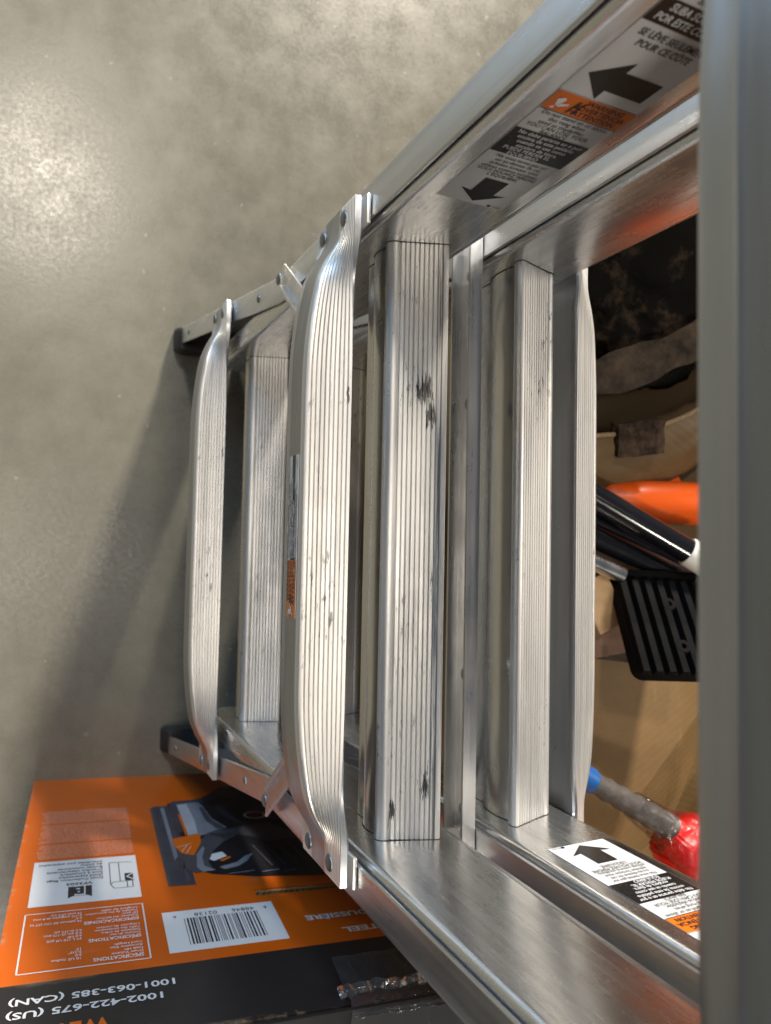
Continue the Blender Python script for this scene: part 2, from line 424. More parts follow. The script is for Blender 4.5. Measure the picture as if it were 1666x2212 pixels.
def outer_profiles():
    A = []; B = []
    # tread from its rear edge to its nose
    t = ribs((-0.0235, 0.0026), (-0.0452, -0.0052), 9, 0.0008)
    zs = 0.0105
    tl = 0.0200
    for q in t:
        A.append(q)
        base = Vector((-0.0235, 0.0026)); d = Vector((-0.0217, -0.0078))
        s = (q - base).dot(d) / d.length_squared
        nrm = Vector((-d.y, d.x)).normalized(); dep = (q - base).dot(nrm)
        B.append(Vector((-0.0272 + dep, zs - tl * s)))
    nose = [(-0.0464, -0.0054), (-0.0478, -0.0063), (-0.0486, -0.0078), (-0.0489, -0.0098)]
    for i, q in enumerate(nose):
        A.append(Vector(q)); B.append(Vector((-0.0273, -0.0098 - 0.0010 * i)))
    wall = [(-0.0487, -0.0258), (-0.0492, -0.0276), (-0.0485, -0.0294), (-0.0483, -0.0340), (-0.0481, -0.0372)]
    zz = [-0.0225, -0.0242, -0.0260, -0.0300, -0.0332]
    for q, z in zip(wall, zz): A.append(Vector(q)); B.append(Vector((-0.0270, z)))
    A.append(Vector((-0.0472, -0.0398))); B.append(Vector((-0.0270, -0.0350)))
    b = ribs((-0.0455, -0.0406), (-0.0300, -0.0424), 5, 0.0008)
    for i, q in enumerate(b):
        A.append(q)
        base = Vector((-0.0455, -0.0406)); d = Vector((0.0155, -0.0018))
        s = (q - base).dot(d) / d.length_squared
        nrm = Vector((-d.y, d.x)).normalized(); dep = (q - base).dot(nrm)
        B.append(Vector((-0.0271 + dep, -0.0362 - 0.0145 * s)))
    back = [((-0.0285, -0.0414), (-0.0235, -0.0515)), ((-0.0265, -0.0300), (-0.0218, -0.0500)), ((-0.0250, -0.0180), (-0.0216, -0.0300)),
            ((-0.0232, -0.0050), (-0.0216, -0.0050)), ((-0.0226, 0.0005), (-0.0216, 0.0090)), ((-0.0229, 0.0019), (-0.0235, 0.0112))]
    for q, w in back: A.append(Vector(q)); B.append(Vector(w))
    return A, B

def paint(me, nprof, ranges):
    """second material on the profile segments that lie inside the index ranges"""
    for p_ in me.polygons:
        if len(p_.vertices) == 4:
            js = [v % nprof for v in p_.vertices]
            j0 = min(js) if max(js) - min(js) == 1 else nprof - 1
            if any(a <= j0 < b for a, b in ranges): p_.material_index = 1
def inner_rung_mesh(rear):
    P = inner_profile(rear)
    e = HA + 0.004
    xs = [-e, -e * .5, 0, e * .5, e]
    rings = [[(x, (-p.x if rear else p.x), p.y) for p in P] for x in xs]
    me = loft('rung', rings)
    paint(me, len(P), ((len(P) - 26, len(P) - 5),))
    return me

CURVE = ((0.085, 0), (0.100, .022), (0.116, .085), (0.132, .19), (0.146, .335), (0.157, .56), (0.166, .82), (0.1715, .96), (0.176, 1))
def table(T, x):
    if x <= T[0][0]: return T[0][1]
    for i in range(len(T) - 1):
        if x < T[i + 1][0]:
            t = (x - T[i][0]) / (T[i + 1][0] - T[i][0])
            d0 = (T[i + 1][1] - T[max(i - 1, 0)][1]) / (T[i + 1][0] - T[max(i - 1, 0)][0])
            j = min(i + 2, len(T) - 1)
            d1 = (T[j][1] - T[i][1]) / (T[j][0] - T[i][0])
            h = T[i + 1][0] - T[i][0]
            return ((2 * t ** 3 - 3 * t * t + 1) * T[i][1] + (t ** 3 - 2 * t * t + t) * h * d0 + (-2 * t ** 3 + 3 * t * t) * T[i + 1][1] + (t ** 3 - t * t) * h * d1)
    return T[-1][1]
def outer_rung_mesh(rear, halfw):
    A, B = outer_profiles()
    k = halfw / 0.191
    xs = [i * 0.08 * k / 5 for i in range(5)]
    xs += [(0.08 + 0.094 * i / 34) * k for i in range(34)]
    xs += [0.174 * k + (halfw - 0.174 * k) * i / 3 for i in range(4)]
    xs = [-x for x in reversed(xs[1:])] + xs
    rings = []
    for x in xs:
        ax = abs(x) / k
        ring = []
        for a, b in zip(A, B):
            low = min(1.0, max(0.0, -a.y / 0.036))
            wy = table(CURVE, ax - 0.005 * low)
            wz = min(1, max(0, (ax - 0.140) / 0.036)); wz = wz * wz * (3 - 2 * wz)
            if ax > 0.1745: wy = 1.0
            if rear: wy *= 0.36; wz *= 0.25
            y = a.x + (b.x - a.x) * wy; z = a.y + (b.y - a.y) * wz
            if abs(x) > halfw - 0.003: z = z * (0.97)
            ring.append((x, -y if rear else y, z))
        rings.append(ring)
    me = loft('rung', rings)
    nt_ = 9 * 3 + 1
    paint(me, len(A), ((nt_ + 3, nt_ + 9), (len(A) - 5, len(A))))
    return me

def flare_x(z):
    zk = -0.146
    if z > zk + .012: return 0.0
    if z > zk - .012:
        s = (zk + .012 - z) / .024; return 0.167 * 0.024 * s * s / 2
    return 0.002 + (zk - .012 - z) * 0.167

def outer_rail(side, rear):
    fy, ry = -0.0205, 0.0490            # front and rear faces
    t = 0.0022
    x_in = 0.0032; x_out = 0.0252
    prof = [(x_in, fy + .0008), (x_in + .0008, fy), (x_out - .0035, fy), (x_out - .001, fy + .001), (x_out, fy + .0035), (x_out, ry - .0035), (x_out - .001, ry - .001), (x_out - .0035, ry), (x_in, ry),
            (x_in, ry - t), (x_out - t, ry - t), (x_out - t, fy + t), (x_in + .0015, fy + t), (x_in, fy + t - .0006)]
    zs = [ZTOP, 0.4, 0.2, 0.05, -0.1] + [-0.134 - 0.003 * i for i in range(9)] + [-0.25, -0.4, -0.572]
    rings = []
    for z in zs:
        rings.append([(side * (HA + px + flare_x(z)), mir(py, rear), z + (math.tan(LEAN) * (mir(py, rear) + .02) if z < -0.5 else 0)) for px, py in prof])
    return loft('outer_rail', rings)

def inner_rail(side, rear):
    P = rrect(HA, HA + 0.0200, -0.0170, 0.0450, 0.0042, 5)
    zs = [ZTOP - .01, 0.4, 0.2, 0.0, -0.2, -0.372]
    return loft('inner_rail', [[(side * px, mir(py, rear), z) for px, py in P] for z in zs])

def rivet_mesh(r=0.0047, h=0.0016):
    rings = []
    for rr, hh in ((1, 0), (1, .25), (.92, .55), (.72, .85), (.4, 1.0), (.05, 1.05)):
        rings.append([(r * rr * math.cos(2 * math.pi * k / 20), -h * hh, r * rr * math.sin(2 * math.pi * k / 20)) for k in range(20)])
    return loft('rivet', rings)
RIV = rivet_mesh()
RIV_S = rivet_mesh(0.0036, 0.0012)

def rivet(x, y, z, rear=False, me=None):
    o = link('rivet', me or RIV, M['rivet'], ladder, Vector((x, mir(y, rear), z)) + OFF, smooth=50)
    if rear: o.rotation_euler = (0, 0, math.pi)
    return o

def bar(name, a, b, w, th, up, mat, flange=0.0):
    """flat bar from a to b; width w along 'up', thickness th; optional folded lip on its upper edge"""
    a = Vector(a); b = Vector(b); d = (b - a).normalized(); up = (Vector(up) - d * Vector(up).dot(d)).normalized(); n = d.cross(up)
    if flange:
        P = [(-w / 2, 0), (w / 2 - .0015, 0), (w / 2, .0015), (w / 2, flange), (w / 2 - th, flange), (w / 2 - th, th), (-w / 2, th)]
    else:
        P = rrect(-w / 2, w / 2, 0, th, th * .3, 2)
    return loft(name, [[q + up * p[0] + n * p[1] for p in P] for q in (a, b)])

for rear in (False, True):
    for side in (-1, 1):
        link('outer_rail', outer_rail(side, rear), M['flange'], ladder, OFF, smooth=40)
        link('inner_rail', inner_rail(side, rear), M['rail'], ladder, OFF, smooth=40)
        # rubber boot at the flared end
        xo = HA + flare_x(-0.575)
        x0, x1 = xo - 0.003, xo + 0.0285
        y0, y1 = -0.0245, 0.052
        P = rrect(x0, x1, y0, y1, 0.006, 3)
        ya = [mir(q[1], rear) for q in P]
        rings = []
        for z, ins in ((-0.600, 0.0), (-0.597, -0.002), (-0.584, -0.002), (-0.570, 0.0), (-0.564, 0.004)):
            cx, cy = (x0 + x1) / 2, (y0 + y1) / 2
            ring = []
            for q in P:
                qx = cx + (q[0] - cx) * (1 - ins / 0.03); qy = cy + (q[1] - cy) * (1 - ins / 0.05)
                yy = mir(qy, rear)
                ring.append((side * (qx - (z + .6) * 0.167), yy, z + math.tan(LEAN) * (yy + .02)))
            rings.append(ring)
        link('rubber_foot', loft('rubber_foot', rings), M['boot'], ladder, OFF)
        rivet(side * (HA + 0.014 + flare_x(-0.52)), -0.0205, -0.52, rear, RIV_S)
        rivet(side * (HA + 0.014 + flare_x(-0.21)), -0.0205, -0.21, rear, RIV_S)
    im = inner_rung_mesh(rear)
    for i, z in enumerate((0.0, -SP, SP)):
        me = im
        if not rear and i == 0:
            me = im.copy()
        oo = link('inner_rung', me, [M['tread_smudged'] if (not rear and i == 0) else M['tread'], M['wall']], ladder,
                  Vector((0, mir(0.0, rear) + (.004 if rear else 0), z + (.002 if rear else 0))) + OFF, smooth=28)
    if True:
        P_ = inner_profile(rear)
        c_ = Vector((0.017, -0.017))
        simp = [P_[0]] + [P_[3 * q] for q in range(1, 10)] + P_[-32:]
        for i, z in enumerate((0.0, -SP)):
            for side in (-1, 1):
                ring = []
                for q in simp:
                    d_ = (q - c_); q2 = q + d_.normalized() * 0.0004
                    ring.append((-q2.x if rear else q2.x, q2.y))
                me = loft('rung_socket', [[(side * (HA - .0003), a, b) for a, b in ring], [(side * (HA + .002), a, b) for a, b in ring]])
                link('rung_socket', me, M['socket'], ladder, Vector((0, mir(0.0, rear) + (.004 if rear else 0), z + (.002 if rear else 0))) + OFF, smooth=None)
    # outer rungs: bowed, ends flattened and riveted on the outer rails
    om = outer_rung_mesh(rear, 0.191)
    oz = (0.0, SP) if not rear else (0.0,)
    for z in oz:
        link('outer_rung', om, [M['rung'], M['mill_dark_refl']], ladder, Vector((0, mir(0.0, rear), z)) + OFF, smooth=28)
        for side in (-1, 1):
            if not rear:
                x0_, x1_ = sorted((side * 0.1720, side * 0.1895))
                link('tab_backing', box_mesh('tab_backing', x0_, x1_, -0.0236, -0.0208, -0.046, 0.0190, 0.0012), M['rung'], ladder, Vector((0, 0, z)) + OFF, smooth=40)
            for dz in (0.0, -0.034):
                rivet(side * 0.1835, -0.0270, z + dz - .006, rear)
    hw = 0.2215
    link('outer_rung', outer_rung_mesh(rear, hw), [M['rung'], M['mill_dark_refl']], ladder, Vector((0, mir(0.0, rear), -SP)) + OFF, smooth=28)
    for side in (-1, 1):
        for dz in (0.0, -0.034):
            rivet(side * (hw - .009 + (dz < 0) * .004), -0.0270, -SP + dz - .006, rear)
    # gusset strap from the bend of the rail to the rung above
    for side in (-1, 1):
        a = (side * 0.1895, mir(-0.0228, rear), -0.136); b = (side * 0.124, mir(-0.034, rear), -0.030)
        link('gusset_strap', bar('gusset_strap', a, b, 0.024, 0.0022, (-side, 0, 0.6), M['flange'], 0.011 if False else 0.0), M['flange'], ladder, OFF, smooth=30)
        ll = bar('lip', (a[0] + side * -0.0088, a[1], a[2] + 0.0084), (b[0] - side * 0.0088, b[1], b[2] + 0.0084), 0.012, 0.0018, (0, -1 if rear else 1, 0), M['flange'])
        link('strap_lip', ll, M['flange'], ladder, OFF, smooth=30)
        rivet(side * 0.1905, -0.0252, -0.138, rear)

# U-shaped cross brace between the two halves, with rivets
ya, yb = 0.0560, 0.0650
z0, z1 = -0.0235, -0.0005
P = [(yb, z0), (yb, z1), (ya, z1), (ya, z1 - .0018), (yb - .0018, z1 - .0018), (yb - .0018, z0 + .0018), (ya, z0 + .0018), (ya, z0)]
link('cross_brace', loft('cross_brace', [[(x, p[0], p[1]) for p in P] for x in (-0.196, 0.196)]), M['brace'], ladder, OFF, smooth=25)
for x in (-0.168, -0.085, 0.085, 0.168):
    o = rivet(x, 0.0632, -0.012)
    o.scale = (0.85, 0.9, 0.85)
for x in (-0.085, 0.085):
    o = rivet(x, 0.0650, -0.008); o.rotation_euler = (0, 0, math.pi)

# ---- stickers on the ladder
EN = ['Do not stand on or above', 'this rung when', 'used as stepladder.', 'YOU CAN LOSE YOUR', 'BALANCE']
ES = ['No debe pararse en o por', 'encima de este peldaño', 'cuando se use como', 'escalera de tijera.', 'PUEDE PERDER EL', 'EQUILIBRIO']
FR = ['Ne vous tenez pas sur', 'ou au-dessus de cet', 'échelon lorsque vous', 'utilisez comme escabeau.', 'VOUS POUVEZ PERDRE', "L'ÉQUILIBRE."]
def plate(name, lab, o, eu, ev, w, h):
    o = Vector(o); eu = Vector(eu); ev = Vector(ev); n = eu.cross(ev)
    c = [o, o + eu * w, o + eu * w + ev * h, o + ev * h]
    me = loft(name, [[q + n * .00005 for q in c], [q + n * .0003 for q in c]])
    p = link(name, me, M['white'], ladder, OFF, smooth=None)
    p['label'] = lab
    return p, Print(o + n * .0003, eu, ev)
def warn_icon(pr, u, v, s, ink='pwhite'):
    # falling figure beside a small ladder
    for a, b in ((.0, .0), (.32, 0)):
        pr.poly('ink', [(u + s * (1.0 + a), v + s * .0), (u + s * (1.1 + a), v + s * .0), (u + s * (1.3 + a), v + s * 1.0), (u + s * (1.2 + a), v + s * 1.0)], 3)
    for k in range(3):
        pr.rect('ink', u + s * (1.1 + .06 * k), v + s * (.2 + .27 * k), u + s * (1.45 + .06 * k), v + s * (.27 + .27 * k), 3)
    pr.poly(ink, [(u + s * .35, v + s * .95), (u + s * .5, v + s * .8), (u + s * .35, v + s * .25), (u + s * .2, v + s * .3), (u + s * .05, v + s * .75)], 3)
    pr.poly(ink, [(u + s * .3, v + s * .4), (u + s * .8, v + s * .62), (u + s * .85, v + s * .5), (u + s * .4, v + s * .2)], 3)
    pr.poly(ink, [(u + s * .2, v + s * .22), (u + s * .3, v + s * .1), (u + s * .15, v + s * .0), (u + s * .05, v + s * .1)], 3)
NAMES = {'ink': 'lettering', 'pwhite': 'white_lettering', 'black': 'black_band', 'orange': 'orange_band', 'white': 'white_band'}
def stand_label(o, eu, ev, lab):
    w, h = 0.0395, 0.0975
    p, pr = plate('warning_label', lab, o, eu, ev, w, h)
    pr.rect('black', 0, .0485, w, .0690, 1)
    pr.rect('orange', 0, .0850, w, h, 1)
    pr.rect('ink', 0, .0846, w, .0851, 2)
    for i, s in enumerate(EN): pr.text('ink', s, w * (.46 if i else .5), .0818 - i * .0032, .0037, 2, 'CENTER', .004, .86)
    for i, s in enumerate(ES): pr.text('pwhite', s, w * (.5 if i < 4 else .42), .0658 - i * .0033, .0037, 2, 'CENTER', .004, .86)
    for i, s in enumerate(FR): pr.text('ink', s, w * .5, .0450 - i * .0032, .0037, 2, 'CENTER', .004, .86)
    for i, s in enumerate(('WARNING', 'ADVERTENCIA', 'ATTENTION')): pr.text('ink', s, w * .64, .0938 - i * .0038, .0042, 2, 'CENTER', .02, .92)
    warn_icon(pr, .0025, .0865, .0085)
    a = .0195
    pr.poly('black', [(a, .0030), (a + .0130, .0135), (a + .0066, .0122), (a + .0066, .0262), (a - .0066, .0262), (a - .0066, .0122), (a - .0130, .0135)], 2)
    pr.text('ink', 'P11032', w - .0075, .0012, .0020, 2, 'LEFT', .0, .9)
    pr.poly('ink', [(w - .0092 + .0011 * math.cos(k * .6283), .0019 + .0011 * math.sin(k * .6283)) for k in range(10)], 2)
    pr.build(p, NAMES)
XL = -HA
stand_label((XL, -0.0050, 0.0640), (0, 1, 0), (0, 0, 1), 'white, black and orange warning label with a black arrow pointing down at the rung')
stand_label((HA, YM2 - 0.0050 + 0.0115, 0.0480), (0, -1, 0), (0, 0, 1), 'glossy warning label with a black arrow, seen upside down')
# second label above the first on the same rail
w, h = 0.0395, 0.086
p, pr = plate('warning_label', 'upper warning label with a broad black arrow, half hidden by the near rung', (XL, -0.0055, 0.1620), (0, 1, 0), (0, 0, 1), w, h)
pr.poly('black', [(.0035, .0125), (.0165, .0245), (.0165, .0185), (.0350, .0185), (.0350, .0065), (.0165, .0065), (.0165, .0005)], 1)
for i, s in enumerate(('SE LÈVE SEULEMENT', 'POUR CE CÔTE')): pr.text('ink', s, w * .5, .0370 - i * .0050, .0048, 2, 'CENTER', .015, .75)
pr.rect('black', 0, .0430, w, .0545, 1)
for i, s in enumerate(('SUBA SOLAMENTE', 'POR ESTE COSTADO')): pr.text('pwhite', s, w * .5, .0500 - i * .0050, .0048, 2, 'CENTER', .015, .75)
for i, s in enumerate(('CLIMB FROM THIS', 'SIDE ONLY')): pr.text('ink', s, w * .5, .0612 - i * .0050, .0048, 2, 'CENTER', .015, .75)
pr.rect('orange', 0, .0670, w, h, 1)
pr.text('ink', 'WARNING', w * .62, .0790, .0046, 2, 'CENTER', .02)
pr.text('ink', 'ADVERTENCIA', w * .62, .0740, .0046, 2, 'CENTER', .02, .9)
pr.text('ink', 'ATTENTION', w * .62, .0690, .0046, 2, 'CENTER', .02)
pr.build(p, NAMES)
# the same kind of label continues on the right rear rail
p, pr = plate('warning_label', 'second white label just above the upside-down arrow label', (HA, YM2 - 0.0050 + 0.0115, 0.1460), (0, -1, 0), (0, 0, 1), w, h)
pr.poly('black', [(.0035, .0185), (.0165, .0305), (.0165, .0245), (.0350, .0245), (.0350, .0125), (.0165, .0125), (.0165, .0065)], 1)
pr.build(p, NAMES)
# scuffed sticker on the front of the nearer bowed rung, reading upside down
w, h = 0.0925, 0.0152
o3 = (0.0478, -0.0491, -0.0104)
p, pr = plate('warning_label', 'scuffed narrow orange, white and black sticker along the front of the bowed rung', o3, (-1, 0, 0), (0, 0, -1), w, h)
pr.rect('orange', 0, 0, .0325, h, 1)
pr.rect('black', .0325, .0052, w, .0102, 1)
for i, s in enumerate(('WARNING', 'ADVERTENCIA', 'ATTENTION')): pr.text('ink', s, .0205, .0114 - i * .0049, .0052, 2, 'CENTER', .02, .92)
warn_icon(pr, .0010, .0040, .0075)
for i, s in enumerate(('Do not stand on or above this rung when', 'used. YOU CAN LOSE YOUR BALANCE.')): pr.text('ink', s, .0335, .0135 - i * .0028, .0028, 2, 'LEFT', .012, .9)
for i, s in enumerate(('No debe pararse en o por encima de este peldaño.', 'SE PUEDE PERDER EL EQUILIBRIO')): pr.text('pwhite', s, .0335, .0080 - i * .0024, .0025, 2, 'LEFT', .01, .9)
for i, s in enumerate(('Ne vous tenez pas sur ce barreau (échelon)', 'ou au-dessus. VOUS POUVEZ PERDRE')): pr.text('ink', s, .0335, .0030 - i * .0025, .0025, 2, 'LEFT', .012, .9)
pr.build(p, NAMES)
# torn flakes of that sticker showing bare metal
rnd = random.Random(3)
fv = []; ff = []
for cx, cz in ((.066, .0135), (.068, .008), (.0545, .012), (.055, .006), (.061, .004), (.075, .003), (.078, .0125), (.050, .0145), (.044, .0025), (.085, .0145), (.0885, .0018), (.0265, .0012), (.001, .010)):
    b = len(fv); k = rnd.randint(6, 8)
    for j in range(k):
        a = 2 * math.pi * j / k; r = rnd.uniform(.4, 1)
        fv.append((o3[0] - cx - .0032 * r * math.cos(a), o3[1] - .0011, o3[2] - cz - .0013 * r * math.sin(a)))
    ff.append(tuple(range(b, b + k)))
link('torn_patch', mesh('torn_patch', fv, ff), M['flange'], p, (0, 0, 0), smooth=None)['kind'] = 'stuff'

# ------------------------------------------------------------------ orange carton on the right
ANG = R(3.0)
CW, CD, CH = 0.338, 0.40, 0.524      # width along the printed face, depth, height
carton = thing('printed_carton', 'tall orange and black printed shop-vacuum carton standing on the concrete', 'carton', (0.2963, -0.1495, 0), (0, 0, -ANG))
# local frame: y along the printed face (front edge y=0), x into the carton, z up
def carton_mat():
    mt, nt, p = new_mat('printed_cardboard')
    tc = nt.nodes.new('ShaderNodeTexCoord'); sep = nt.nodes.new('ShaderNodeSeparateXYZ'); nt.links.new(tc.outputs['Object'], sep.inputs[0])
    k = maprange(nt, sep.outputs[2], 0.4462, 0.4464, 0, 1)
    v = noise_tex(nt, coords(nt), 9, 4, 0.6)
    oc = mixc(nt, maprange(nt, v, 0.3, 0.7, 0, 1), (0.66, 0.122, 0.003, 1), (0.61, 0.110, 0.003, 1))
    base = mixc(nt, k, oc, (0.017, 0.016, 0.017, 1))
    sc = noise_tex(nt, coords(nt, (60, 7, 30), (4, 1, 2)), 1.0, 5, 0.7)
    base = mixc(nt, maprange(nt, sc, 0.64, 0.72, 0, 0.22), base, (0.45, 0.36, 0.26, 1))
    ew = noise_tex(nt, coords(nt), 55, 4, 0.7)
    e1 = math_(nt, 'MULTIPLY', maprange(nt, sep.outputs[1], 0.0005, 0.004, 1, 0), maprange(nt, ew, 0.5, 0.62, 0, 0.8))
    e2 = math_(nt, 'MULTIPLY', maprange(nt, sep.outputs[2], 0.518, 0.523, 0, 1), maprange(nt, ew, 0.48, 0.6, 0, 0.7))
    e2 = math_(nt, 'MULTIPLY', e2, maprange(nt, sep.outputs[2], 0.5238, 0.5242, 1, 0))
    base = mixc(nt, math_(nt, 'MAXIMUM', e1, e2), base, (0.42, 0.30, 0.19, 1))
    nt.links.new(base, p.inputs['Base Color'])
    nt.links.new(maprange(nt, v, 0.3, 0.7, 0.34, 0.44), p.inputs['Roughness'])
    bump(nt, p, noise_tex(nt, coords(nt, (40, 6, 90)), 1.0, 3, 0.5), 0.06, 0.002)
    return mt
M['carton'] = carton_mat()
SL = (0.193, 0.292, 0.3435, 0.3565)    # hand hole y0 y1 z0 z1
T = 0.005
def wall_with_slot():
    ys = [0, SL[0], SL[1], CW]; zs = [0, SL[2], SL[3], CH]
    pts = {}
    v = []; f = []
    def vid(x, y, z):
        k = (round(x, 5), round(y, 5), round(z, 5))
        if k not in pts: pts[k] = len(v); v.append((x, y, z))
        return pts[k]
    for x in (0.0, T):
        for i in range(3):
            for j in range(3):
                if i == 1 and j == 1: continue
                f.append((vid(x, ys[i], zs[j]), vid(x, ys[i + 1], zs[j]), vid(x, ys[i + 1], zs[j + 1]), vid(x, ys[i], zs[j + 1])))
    c = [(ys[1], zs[1]), (ys[2], zs[1]), (ys[2], zs[2]), (ys[1], zs[2])]
    for k in range(4):
        a, b = c[k], c[(k + 1) % 4]
        f.append((vid(0, *a), vid(0, *b), vid(T, *b), vid(T, *a)))
    c = [(0, 0), (CW, 0), (CW, CH), (0, CH)]
    for k in range(4):
        a, b = c[k], c[(k + 1) % 4]
        f.append((vid(0, *a), vid(0, *b), vid(T, *b), vid(T, *a)))
    return mesh('printed_panel', v, f)
link('printed_panel', wall_with_slot(), M['carton'], carton, smooth=None)
link('front_panel', box_mesh('front_panel', T, CD, 0, T, 0.0, CH, .0015), M['carton'], carton)
link('back_panel', box_mesh('back_panel', T, CD, CW - T, CW, 0.0, CH, .0015), M['carton'], carton)
link('far_panel', box_mesh('far_panel', CD - T, CD, T, CW - T, 0.0, CH - .001, .0015), M['carton'], carton)
for (x0, x1) in ((0.0, CD / 2 - .001), (CD / 2 + .001, CD)):
    link('top_flap', box_mesh('top_flap', x0, x1, 0.001, CW - .001, CH + .0002, CH + .0052, .002), M['carton'], carton)
# torn corrugated edge inside the hand hole
fv = []; ff = []
rnd = random.Random(5)
n = 40
for i in range(n + 1):
    s = i / n; y = SL[0] + (SL[1] - SL[0]) * s
    zt = SL[2] + 0.0050 * (0.15 + s) + (0.0010 if i % 2 else 0) + rnd.uniform(0, .0006)
    fv += [(T * .4, y, SL[2] - .001), (T * .4, y, zt), (T * 1.8, y, zt - .001)]
for i in range(n):
    a = i * 3
    ff += [(a, a + 3, a + 4, a + 1), (a + 1, a + 4, a + 5, a + 2)]
link('torn_cardboard_edge', mesh('torn_cardboard_edge', fv, ff), M['card'], carton, smooth=None)
link('hand_hole_shade', box_mesh('hand_hole_shade', .03, .032, SL[0] - .03, SL[1] + .01, SL[2] - .05, SL[3] + .05), M['dark'], carton, smooth=None)  # near-black sheet added to stand in for the shade inside the carton

pr = Print((-.0001, 0, 0), (0, -1, 0), (0, 0, 1))
class SPrint:                     # same, but with s measured from the front edge of the face
    def rect(s, ink, s0, z0, s1, z1, l): pr.rect(ink, -s1, z0, -s0, z1, l)
    def poly(s, ink, pts, l): pr.poly(ink, [(-a, b) for a, b in pts], l)
    def text(s, ink, t, sl, z, size, l, **k): pr.text(ink, t, -sl, z, size, l, **k)
sp = SPrint()
# parts numbers on the black band
sp.text('pwhite', '1001-063-385 (CAN)', .1152, .4640, .0098, 1, bold=.022, fit=.1012)
sp.text('pwhite', '1002-422-675 (US)', .1062, .4780, .0098, 1, bold=.022, fit=.0924)
sp.text('porange', 'WET/DRY', .0705, .4965, .0200, 1, bold=.03, fit=.066)
# specification frame
f0, f1, g0, g1, th = .0132, .1006, .3485, .4350, .0011
for a in ((f0, g0, f1, g0 + th), (f0, g1 - th, f1, g1), (f0, g0, f0 + th, g1), (f1 - th, g0, f1, g1)): sp.rect('pwhite', *a, 1)
for k, (ttl, rows, vals) in enumerate((
        ('SPECIFICATIONS', ('Drum Volume:', 'Peak HP:', 'Accessory Size:', 'Cord Length:'), ('10 US Gallon', '6.0', '2-1/2"', "15'")),
        ('SPÉCIFICATIONS', ('Volume du sac:', 'Puissance de crête:', 'Taille des accessoires:', 'Longueur du cordon:'), ('37 L (10 US gal)', '6.0 HP', '6.4 cm (2-1/2 po)', '4.5 m (15 pi)')),
        ('ESPECIFICACIONES', ('Volumen del tambor:', 'HP pico:', 'Tamaño de los accesorios:', 'Longitud del cable:'), ('10 galones EE UU (37 L)', '6.0', '2-1/2 pulgadas (6.4 cm)', '15 pies (4.5 m)')))):
    z = .4255 - k * .0275
    sp.text('pwhite', ttl, .0960, z, .0064, 1, bold=.02, fit=.034 + .003 * k)
    for i in range(4):
        sp.text('pwhite', rows[i], .0960, z - .0044 - i * .0042, .0043, 1, xs=.86, bold=.012)
        sp.text('pwhite', vals[i], .0545, z - .0044 - i * .0042, .0043, 1, xs=.86, bold=.012)
# filter bag panel
sp.rect('pwhite', .0145, .2490, .1005, .3370, 1)
def line(ink, a, b, t, l):
    a = Vector(a); b = Vector(b); d = (b - a).normalized(); nn = Vector((-d.y, d.x)) * t / 2
    sp.poly(ink, [tuple(a + nn), tuple(b + nn), tuple(b - nn), tuple(a - nn)], l)
for a, b in (((.0965, .2640), (.0770, .2625)), ((.0770, .2625), (.0770, .3080)), ((.0770, .3080), (.0795, .3165)), ((.0795, .3165), (.0950, .3165)), ((.0950, .3165), (.0950, .3040)), ((.0950, .3040), (.0800, .3040)), ((.0800, .3040), (.0770, .3080)), ((.0850, .2640), (.0850, .3040)), ((.0905, .3040), (.0905, .3165)), ((.0965, .3040), (.0950, .3040))):
    line('ink', a, b, .0007, 2)
sp.poly('ink', [(.0890, .2880), (.0960, .2880), (.0960, .3030), (.0890, .3030)], 2)
line('pwhite', (.0905, .2955), (.0965, .2885), .0013, 3); line('pwhite', (.0905, .2955), (.0965, .3020), .0013, 3)
sp.rect('ink', .0435, .3060, .0620, .3240, 2)
sp.poly('ink', [(.0435, .3240), (.0435, .3275), (.0470, .3240)], 2); sp.poly('ink', [(.0620, .3240), (.0620, .3275), (.0585, .3240)], 2)
sp.rect('pwhite', .0485, .3060, .0570, .3240, 3)
sp.text('ink', 'B', .0564, .3078, .0195, 4, bold=.04, xs=.9)
sp.text('ink', 'VF3503', .0625, .2985, .0068, 2, bold=.025, xs=1.0)
for i, s in enumerate(('Dust Collection Bags', '(Sold separately)', 'Sacs à poussière', '(Vendus séparément)', 'Bolsas colectoras', 'de polvo', '(Vendidas por separado)')):
    sp.text('ink', s, .0715, .2905 - i * .0058, .0058, 2, xs=.92, bold=.016)
# fine legal print block
rnd = random.Random(9)
WORDS = 'see manual for complete safety instructions and warranty terms before use lisez le guide avant emploi lea las instrucciones antes de usar este producto garantia limitada'.split()
for i in range(34):
    z = .1145 + i * .0038
    if i in (10, 24): continue
    s = ' '.join(rnd.choice(WORDS) for _ in range(13))
    sp.text('ppale', s, .0995, z, .0046, 1, bold=.02, fit=.085 - rnd.uniform(0, .012) * (1 if i % 7 == 0 else .25))
# bar code label
sp.rect('pwhite', .1133, .3695, .2022, .4322, 1)
rnd = random.Random(21)
x = .1290
while x < .1868:
    wd = rnd.choice((.0005, .0005, .0010, .0014)); tall = .3790 if .1300 < x < .1855 else .3760
    sp.rect('ink', x, .3830, x + wd, .4235, 2)
    x += wd + rnd.choice((.0006, .0007, .0011, .0016))
sp.text('ink', '48846', .1860, .3755, .0078, 2, xs=.95); sp.text('ink', '02138', .1560, .3755, .0078, 2, xs=.95)
sp.text('ink', '6', .1965, .3770, .0062, 2); sp.text('ink', '6', .1240, .3770, .0062, 2)
sp.text('pwhite', 'POUSSIÈRE', .2835, .4015, .0105, 1, bold=.03, fit=.0605)
sp.text('pwhite', 'STEEL', .2830, .4265, .0105, 1, bold=.03, fit=.0375)
